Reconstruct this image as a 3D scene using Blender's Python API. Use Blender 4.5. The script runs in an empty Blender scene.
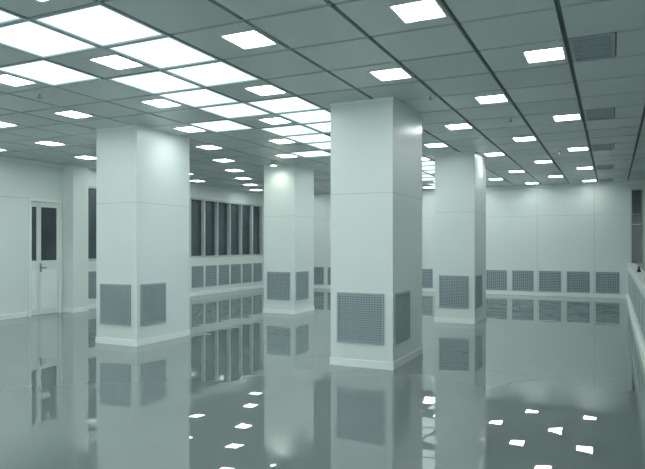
import bpy, math, random
random.seed(4)
H=3.2; HC=1.465
XL=-10.8; XR=3.0; YB=18.6; YF=-3.0
sc=bpy.context.scene
sc.view_settings.view_transform='Standard'
sc.view_settings.look='None'
sc.view_settings.exposure=0.42

# ---------------- materials ----------------
def mat(name,col,rough=.5,var=.04,scale=3.0,metal=0.0,spec=.5):
    m=bpy.data.materials.new(name); m.use_nodes=True
    nt=m.node_tree; b=nt.nodes['Principled BSDF']
    b.inputs['Roughness'].default_value=rough
    b.inputs['Metallic'].default_value=metal
    b.inputs['Specular IOR Level'].default_value=spec
    tc=nt.nodes.new('ShaderNodeTexCoord')
    n=nt.nodes.new('ShaderNodeTexNoise'); n.inputs['Scale'].default_value=scale
    nt.links.new(tc.outputs['Object'],n.inputs['Vector'])
    r=nt.nodes.new('ShaderNodeValToRGB')
    r.color_ramp.elements[0].position=.3; r.color_ramp.elements[1].position=.7
    r.color_ramp.elements[0].color=tuple(max(0,c*(1-var)) for c in col)+(1,)
    r.color_ramp.elements[1].color=tuple(min(1,c*(1+var)) for c in col)+(1,)
    nt.links.new(n.outputs['Fac'],r.inputs['Fac'])
    nt.links.new(r.outputs['Color'],b.inputs['Base Color'])
    return m
def emat(name,col,st,var=.0,scale=6):
    m=bpy.data.materials.new(name); m.use_nodes=True
    nt=m.node_tree; b=nt.nodes['Principled BSDF']
    b.inputs['Base Color'].default_value=(.3,.33,.33,1)
    tc=nt.nodes.new('ShaderNodeTexCoord')
    n=nt.nodes.new('ShaderNodeTexNoise'); n.inputs['Scale'].default_value=scale
    nt.links.new(tc.outputs['Object'],n.inputs['Vector'])
    r=nt.nodes.new('ShaderNodeValToRGB')
    r.color_ramp.elements[0].position=.35; r.color_ramp.elements[1].position=.65
    r.color_ramp.elements[0].color=tuple(c*(1-var) for c in col)+(1,)
    r.color_ramp.elements[1].color=tuple(col)+(1,)
    nt.links.new(n.outputs['Fac'],r.inputs['Fac'])
    nt.links.new(r.outputs['Color'],b.inputs['Emission Color'])
    b.inputs['Emission Strength'].default_value=st
    return m

M_wall=mat('wall_panel_paint',(.72,.80,.775),.4,.02,.6)
M_col=mat('column_panel_paint',(.71,.79,.77),.32,.02,.8)
M_seam=mat('panel_seam',(.45,.51,.50),.6)
M_trim=mat('white_trim',(.83,.89,.87),.4,.02)
M_tile=mat('ceiling_tile',(.56,.63,.625),.36,.06,.5)
M_tile2=mat('ceiling_tile_dark',(.49,.56,.555),.36,.06,.5)
M_grid=mat('ceiling_grid_channel',(.12,.155,.16),.6,.05)
M_frame=mat('light_frame',(.66,.73,.72),.4)
M_pframe=mat('panel_frame',(.36,.45,.47),.42,.05,4)
M_grille=mat('grille_metal',(.36,.43,.455),.42,.05,4,metal=.1)
M_slat=mat('grille_slat',(.37,.45,.475),.4,.05,4,metal=.1)
M_void=mat('grille_void',(.06,.08,.09),.7)
M_glass=mat('dark_window_glass',(.04,.062,.075),.1,.3,1.5,spec=.9)
M_mull=mat('window_frame_metal',(.52,.60,.60),.4)
M_door=mat('door_paint',(.73,.80,.78),.35,.02)
M_black=mat('black_rubber',(.02,.025,.025),.5)
M_chrome=mat('steel_handle',(.5,.55,.55),.25,.03,5,metal=.9)
M_light=emat('lamp_diffuser',(.95,1.0,.985),13.0)
M_pan=emat('luminous_panel',(.82,1.0,.99),1.05,.25,1.3)

def floor_mat():
    m=bpy.data.materials.new('epoxy_floor'); m.use_nodes=True
    nt=m.node_tree; b=nt.nodes['Principled BSDF']
    tc=nt.nodes.new('ShaderNodeTexCoord')
    n=nt.nodes.new('ShaderNodeTexNoise'); n.inputs['Scale'].default_value=.5; n.inputs['Detail'].default_value=3
    nt.links.new(tc.outputs['Object'],n.inputs['Vector'])
    r=nt.nodes.new('ShaderNodeValToRGB')
    r.color_ramp.elements[0].position=.3; r.color_ramp.elements[1].position=.7
    r.color_ramp.elements[0].color=(.165,.205,.20,1); r.color_ramp.elements[1].color=(.19,.233,.227,1)
    nt.links.new(n.outputs['Fac'],r.inputs['Fac'])
    nt.links.new(r.outputs['Color'],b.inputs['Base Color'])
    b.inputs['Roughness'].default_value=.012
    b.inputs['IOR'].default_value=2.15
    n2=nt.nodes.new('ShaderNodeTexNoise'); n2.inputs['Scale'].default_value=1.9; n2.inputs['Detail'].default_value=1.0
    nt.links.new(tc.outputs['Object'],n2.inputs['Vector'])
    bp=nt.nodes.new('ShaderNodeBump'); bp.inputs['Strength'].default_value=.17; bp.inputs['Distance'].default_value=.012
    nt.links.new(n2.outputs['Fac'],bp.inputs['Height'])
    nt.links.new(bp.outputs['Normal'],b.inputs['Normal'])
    return m
M_floor=floor_mat()

# ---------------- mesh builder ----------------
class MB:
    def __init__(s): s.v=[];s.f=[];s.mi=[];s.mats=[]
    def m(s,mt):
        if mt not in s.mats: s.mats.append(mt)
        return s.mats.index(mt)
    def box(s,a,b,mt):
        x0,x1=sorted((a[0],b[0]));y0,y1=sorted((a[1],b[1]));z0,z1=sorted((a[2],b[2]))
        i=len(s.v)
        s.v+=[(x0,y0,z0),(x1,y0,z0),(x1,y1,z0),(x0,y1,z0),(x0,y0,z1),(x1,y0,z1),(x1,y1,z1),(x0,y1,z1)]
        k=s.m(mt)
        for q in [(0,3,2,1),(4,5,6,7),(0,1,5,4),(1,2,6,5),(2,3,7,6),(3,0,4,7)]:
            s.f.append(tuple(i+j for j in q)); s.mi.append(k)
    def cyl(s,c,r,z0,z1,mt,n=16,r2=None):
        r2=r if r2 is None else r2
        i=len(s.v);k=s.m(mt)
        for z,rr in((z0,r),(z1,r2)):
            for j in range(n):
                a=2*math.pi*j/n; s.v.append((c[0]+rr*math.cos(a),c[1]+rr*math.sin(a),z))
        for j in range(n):
            s.f.append((i+j,i+(j+1)%n,i+n+(j+1)%n,i+n+j)); s.mi.append(k)
        s.f.append(tuple(i+j for j in range(n))[::-1]); s.mi.append(k)
        s.f.append(tuple(i+n+j for j in range(n))); s.mi.append(k)
    def obj(s,name,bevel=0):
        me=bpy.data.meshes.new(name); me.from_pydata(s.v,[],s.f); me.update()
        for mt in s.mats: me.materials.append(mt)
        for p,k in zip(me.polygons,s.mi): p.material_index=k
        o=bpy.data.objects.new(name,me); sc.collection.objects.link(o)
        if bevel:
            b=o.modifiers.new('bevel','BEVEL'); b.width=bevel; b.segments=2; b.limit_method='ANGLE'
        return o

def pt(o,u,n,a,d,z):
    return (o[0]+u[0]*a+n[0]*d, o[1]+u[1]*a+n[1]*d, z)
def grille(mb,o,u,n,a0,a1,z0,z1,ns=16,nv=14,e=0.0,fw=.022):
    B=lambda A0,A1,D0,D1,Z0,Z1,mt: mb.box(pt(o,u,n,A0,D0,Z0),pt(o,u,n,A1,D1,Z1),mt)
    B(a0,a1,e,e+.004,z0,z1,M_void)
    B(a0,a0+fw,e,e+.02,z0,z1,M_grille);B(a1-fw,a1,e,e+.02,z0,z1,M_grille)
    B(a0+fw,a1-fw,e,e+.02,z0,z0+fw,M_grille);B(a0+fw,a1-fw,e,e+.02,z1-fw,z1,M_grille)
    p=(z1-z0-2*fw)/ns
    for i in range(ns):
        z=z0+fw+p*i; B(a0+fw,a1-fw,e+.004,e+.014,z+p*.22,z+p*.78,M_slat)
    if nv:
        q=(a1-a0-2*fw)/nv
        for i in range(1,nv):
            a=a0+fw+q*i; B(a-q*.16,a+q*.16,e+.004,e+.017,z0+fw,z1-fw,M_slat)

# ---------------- room shell ----------------
mb=MB(); mb.box((XL-.2,YF,-.1),(XR+.2,YB+.2,0),M_floor); mb.obj('floor')

def wall_open(name,axis,pos,th,a0,a1,ops,mt,seams=None,zb=0):
    mb=MB()
    def B(A0,A1,Z0,Z1,mt=mt,D0=0,D1=th):
        if axis=='y': mb.box((pos+D0,A0,Z0),(pos+D1,A1,Z1),mt)
        else: mb.box((A0,pos+D0,Z0),(A1,pos+D1,Z1),mt)
    c=a0
    for (o0,o1,z0,z1) in sorted(ops):
        if o0>c: B(c,o0,zb,H)
        if z0>0: B(o0,o1,0,z0)
        if z1<H: B(o0,o1,z1,H)
        B(o0,o1,z0,z1,M_void,th*.8,th)
        c=o1
    if c<a1: B(c,a1,zb,H)
    sg=-1 if th>0 else 1
    if seams:
        for (A0,A1,Z0,Z1) in seams: B(A0,A1,Z0,Z1,M_seam,0,sg*.0015)
    return mb.obj(name)

seams=[]
for y in [2.0,3.2,4.4,5.6,6.8,7.7]: seams.append((y-.005,y+.005,.1,H))
seams+= [(YF,8.7,2.415,2.425)]
wall_open('wall_left','y',XL,-.2,YF,8.70,[],M_wall,seams)
wall_open('wall_left_door_header','y',XL,-.2,8.70,9.52,[],M_wall,zb=2.42)
wall_open('wall_left_far','y',XL,-.2,9.52,YB,[(10.02,12.2,1.1,2.82),(13.34,17.96,1.1,2.82)],M_wall,[(9.98,10.02,2.415,2.425)])
mb=MB(); mb.box((XL-.2,8.70,0),(XL-.15,9.52,2.42),M_void); mb.obj('wall_left_door_backing')
bops=[(.45,.75,.95,2.99)]
seams=[(x-.004,x+.004,.1,H) for x in [-9.5,-7.95,-6.45,-4.95,-3.45,-1.95,-.45]]
seams+=[(XL,XR,2.30,2.307)]
wall_open('wall_back','x',YB,.2,XL-.2,XR+.2,bops,M_wall,seams)
wall_open('wall_right','y',XR,.2,YF,YB,[],M_wall)

mb=MB()
mb.box((XL,9.56,0),(XL+.32,9.98,H),M_wall); mb.box((XL,9.553,0),(XL+.328,9.987,.1),M_trim)
mb.obj('wall_pilaster',.008)

mb=MB()
mb.box((.38,YF,0),(.52,YB,.93),M_wall)
mb.box((.35,YF,.93),(.55,YB,.97),M_trim)
y=-2
while y<YB-.8:
    mb.box((.372,y,.25),(.38,y+.62,.78),M_grille); mb.box((.368,y+.04,.29),(.374,y+.58,.74),M_slat)
    y+=.95
mb.obj('low_partition_wall',.004)
mb=MB(); mb.box((.335,YF,0),(.38,YB-.045,.13),M_trim); mb.obj('baseboard_right',.006)
mb=MB(); mb.box((XL,YB-.045,0),(.38,YB,.1),M_trim); mb.obj('baseboard_back',.006)
mb=MB()
for a,b in[(YF,8.64),(9.99,YB-.045)]: mb.box((XL,a,0),(XL+.04,b,.1),M_trim)
mb.obj('baseboard_left',.006)
mb=MB(); mb.box((XL,YB-.03,H-.06),(XR,YB,H),M_trim); mb.obj('trim_1')
mb=MB(); mb.box((XL,YF,H-.06),(XL+.03,YB-.03,H),M_trim); mb.obj('trim_2')

for y in (9.5,12.5):
    mb=MB(); mb.box((.41,y,.97),(.47,y+.16,1.02),M_black); mb.box((.425,y+.03,1.02),(.455,y+.13,1.07),M_black)
    mb.obj('cable_socket_box',.004)

def window_band(name,y0,y1,z0,z1,n):
    mb=MB(); x=XL
    mb.box((x-.10,y0,z0),(x-.09,y1,z1),M_glass)
    f=.05
    mb.box((x-.12,y0,z0),(x+.015,y1,z0+f),M_mull); mb.box((x-.12,y0,z1-f),(x+.015,y1,z1),M_mull)
    p=(y1-y0)/n
    for i in range(n+1):
        yc=min(max(y0+p*i,y0+f/2+.005),y1-f/2-.005)
        mb.box((x-.12,yc-f/2-.005,z0+f),(x+.015,yc+f/2+.005,z1-f),M_mull)
    mb.obj(name,.003)
window_band('window_1',10.02,12.2,1.1,2.82,3)
window_band('window_2',13.34,17.96,1.1,2.82,7)
mb=MB()
mb.box((.45,YB+.09,.95),(.75,YB+.1,2.99),M_glass)
for a,b in [((.45,.95),(.48,2.99)),((.72,.95),(.75,2.99)),((.48,.95),(.72,.98)),((.48,2.96),(.72,2.99)),((.48,2.0),(.72,2.03))]:
    mb.box((a[0],YB-.01,a[1]),(b[0],YB+.1,b[1]),M_mull)
mb.obj('window_3')

mb=MB(); x=XL
mb.box((x-.12,8.70,0),(x+.03,8.74,2.42),M_trim);mb.box((x-.12,9.48,0),(x+.03,9.52,2.42),M_trim)
mb.box((x-.12,8.74,2.37),(x+.03,9.48,2.42),M_trim)
def leaf(y0,y1):
    g=.05; zA,zB=1.14,2.26
    X0,X1=x-.07,x-.02
    mb.box((X0,y0,0.005),(X1,y1,zA),M_door);mb.box((X0,y0,zB),(X1,y1,2.368),M_door)
    mb.box((X0,y0,zA),(X1,y0+g,zB),M_door);mb.box((X0,y1-g,zA),(X1,y1,zB),M_door)
    mb.box((X0+.015,y0+g,zA),(X1-.015,y1-g,zB),M_glass)
    mb.box((X1,y0+.05,.12),(X1+.003,y1-.05,.95),M_trim)
leaf(8.745,8.965);leaf(8.972,9.475)
mb.box((x-.02,9.0,.98),(x+.03,9.02,1.0),M_chrome);mb.box((x+.02,9.0,.975),(x+.032,9.12,1.0),M_chrome)
mb.box((x-.02,8.985,.90),(x-.012,9.03,1.08),M_chrome)
mb.obj('door_1',.003)

def wg(o,u,n,a0,a1,z0,z1,name):
    mb=MB(); grille(mb,o,u,n,a0,a1,z0,z1,12,10,e=.002,fw=.02); mb.obj(name)
xc=-.12
while xc>XL+.5:
    wg((xc,YB),(1,0),(0,-1),-.30,.30,.13,.72,'air_return_grille'); xc-=.747
for yc in [6.0,6.75,7.75,10.35,11.05,11.75]+[13.67+.66*i for i in range(7)]:
    wg((XL,yc),(0,1),(1,0),-.26,.26,.24,.86,'wall_exhaust_vent')

# ---------------- ceiling ----------------
PX=.7375; PY=.755; X0=-.358; YE=5.9
cei=MB(); lig=MB(); pan=MB(); ret=MB()
cei.box((XL-.2,YF,H+.03),(XR+.2,YB+.2,H+.12),M_grid)
g=.02
cols=[(-2.32,6.8,.80,1.22),(-6.2,6.8,.78,1.22),(-6.07,11.4,.75,.92),(-2.30,11.4,.75,1.12)]
def T(x0,x1,y0,y1,mt,mbb=None,z=H):
    x0=max(x0,XL);x1=min(x1,XR);y0=max(y0,YF);y1=min(y1,YB)
    if x1-x0<.02 or y1-y0<.02: return
    (mbb or cei).box((x0,y0,z),(x1,y1,H+.03),mt)
for k in range(-5,15):
    xr=X0-PX*k; xl=xr-PX
    for j in range(-12,18):
        yc=YE+PY*j; ya=yc-PY/2; yb=yc+PY/2
        if yb<YF or ya>YB: continue
        ph=j%4; hl=((ph==0) if k%2==0 else (ph==2)) and k>=0
        a,b,c,d=xl+g,xr-g,ya+g,yb-g
        if k==-1 and ph==0:
            gx0,gx1=a,a+.36
            T(gx1+.012,b,c,d,M_tile)
            if d<YB and c>YF:
                ret.box((gx0,c,H),(gx1,c+.03,H+.03),M_grille);ret.box((gx0,d-.03,H),(gx1,d,H+.03),M_grille)
                ret.box((gx0,c+.03,H),(gx0+.03,d-.03,H+.03),M_grille);ret.box((gx1-.03,c+.03,H),(gx1,d-.03,H+.03),M_grille)
                for i in range(10):
                    yy=c+.05+i*(d-c-.1)/10; ret.box((gx0+.03,yy,H+.006),(gx1-.03,yy+.035,H+.014),M_grille)
        elif hl and d<YB and c>YF and a>XL:
            lx1=b; lx0=b-.36; ly0=yc-.20; ly1=yc+.20
            T(a,lx0-.006,c,d,M_tile); T(lx0-.006,lx1,c,ly0-.006,M_tile); T(lx0-.006,lx1,ly1+.006,d,M_tile)
            f=.022
            lig.box((lx0,ly0,H-.006),(lx1,ly0+f,H+.03),M_frame);lig.box((lx0,ly1-f,H-.006),(lx1,ly1,H+.03),M_frame)
            lig.box((lx0,ly0+f,H-.006),(lx0+f,ly1-f,H+.03),M_frame);lig.box((lx1-f,ly0+f,H-.006),(lx1,ly1-f,H+.03),M_frame)
            lig.box((lx0+f,ly0+f,H+.004),(lx1-f,ly1-f,H+.02),M_light)
        elif k in(4,5) or (k==6 and ph==2):
            inside=any(cx-s1<xr-.1 and cx>xl+.1 and cy<yb-.1 and cy+s2>ya+.1 for cx,cy,s1,s2 in cols)
            if inside or d>YB: T(a,b,c,d,M_tile)
            else:
                f=.028
                for q in [(a-g,b+g,c-g,c+f-g),(a-g,b+g,d-f+g,d+g),(a-g,a+f-g,c+f-g,d-f+g),(b-f+g,b+g,c+f-g,d-f+g)]:
                    pan.box((q[0],q[2],H-.006),(q[1],q[3],H+.03),M_pframe)
                pan.box((a-g+f,c-g+f,H+.008),(b+g-f,d+g-f,H+.02),M_pan)
        else:
            T(a,b,c,d,M_tile if random.random()<.7 else M_tile2)
cei.obj('ceiling'); lig.obj('recessed_ceiling_lights'); pan.obj('luminous_ceiling_panels'); ret.obj('ceiling_return_grilles')

for (sx,sy) in [(-1.9,6.9),(-1.25,8.6),(-3.9,9.4),(-.9,12.1),(-5.9,4.9),(-8.2,8.9),(-4.9,13.3)]:
    mb=MB(); mb.cyl((sx,sy),.045,H-.012,H,M_frame); mb.cyl((sx,sy),.012,H-.05,H-.012,M_chrome); mb.cyl((sx,sy),.028,H-.056,H-.05,M_chrome)
    mb.obj('fire_sprinkler')

mb=MB(); mb.cyl((-6.42,11.12),.07,H-.07,H,M_frame); mb.cyl((-6.42,11.12),.055,H-.074,H-.07,M_light); mb.obj('ceiling_downlight')
L=bpy.data.lights.new('downlight_lamp','SPOT'); L.energy=9; L.spot_size=math.radians(140); L.spot_blend=1; L.shadow_soft_size=.06; L.color=(.98,1,.86)
lo=bpy.data.objects.new('downlight_lamp',L); sc.collection.objects.link(lo); lo.location=(-6.42,11.12,H-.09); lo.rotation_euler=(math.radians(15),0,0)
lo.parent=bpy.data.objects['ceiling_downlight']

# ---------------- columns ----------------
for cx,cy,s1,s2 in cols:
    mb=MB()
    x0,x1,y0,y1=cx-s1,cx,cy,cy+s2
    mb.box((x0,y0,0),(x1,y1,H),M_col)
    for z0,z1,mt,e in [(0,.09,M_trim,.010),(H-.03,H,M_trim,.006)]:
        mb.box((x0-e,y0-e,z0),(x1+e,y1+e,z1),mt)
    e=.0015
    mb.box((x0-e,y0-e,2.08),(x1+e,y1+e,2.086),M_seam)
    w=.60*s1/.80
    o=(x0+(s1-w)/2-.01,y0)
    grille(mb,o,(1,0),(0,-1),0,w,.29,.89,20,16)
    grille(mb,(x1,y0),(0,1),(1,0),.08,.62,.29,.89,20,16)
    grille(mb,(x0,y0),(0,1),(-1,0),.08,.62,.29,.89,20,16)
    mb.obj('column')

# ---------------- camera & world ----------------
cam=bpy.data.cameras.new('camera'); co=bpy.data.objects.new('camera',cam); sc.collection.objects.link(co)
co.location=(0,0,HC); co.rotation_euler=(math.radians(90),0,math.atan2(.429,.903))
cam.sensor_width=36; cam.lens=610/645*36; cam.shift_y=.0163; cam.clip_start=.05
sc.camera=co
w=bpy.data.worlds.new('world'); sc.world=w; w.use_nodes=True
w.node_tree.nodes['Background'].inputs[0].default_value=(.73,.85,.83,1)
w.node_tree.nodes['Background'].inputs[1].default_value=1.05
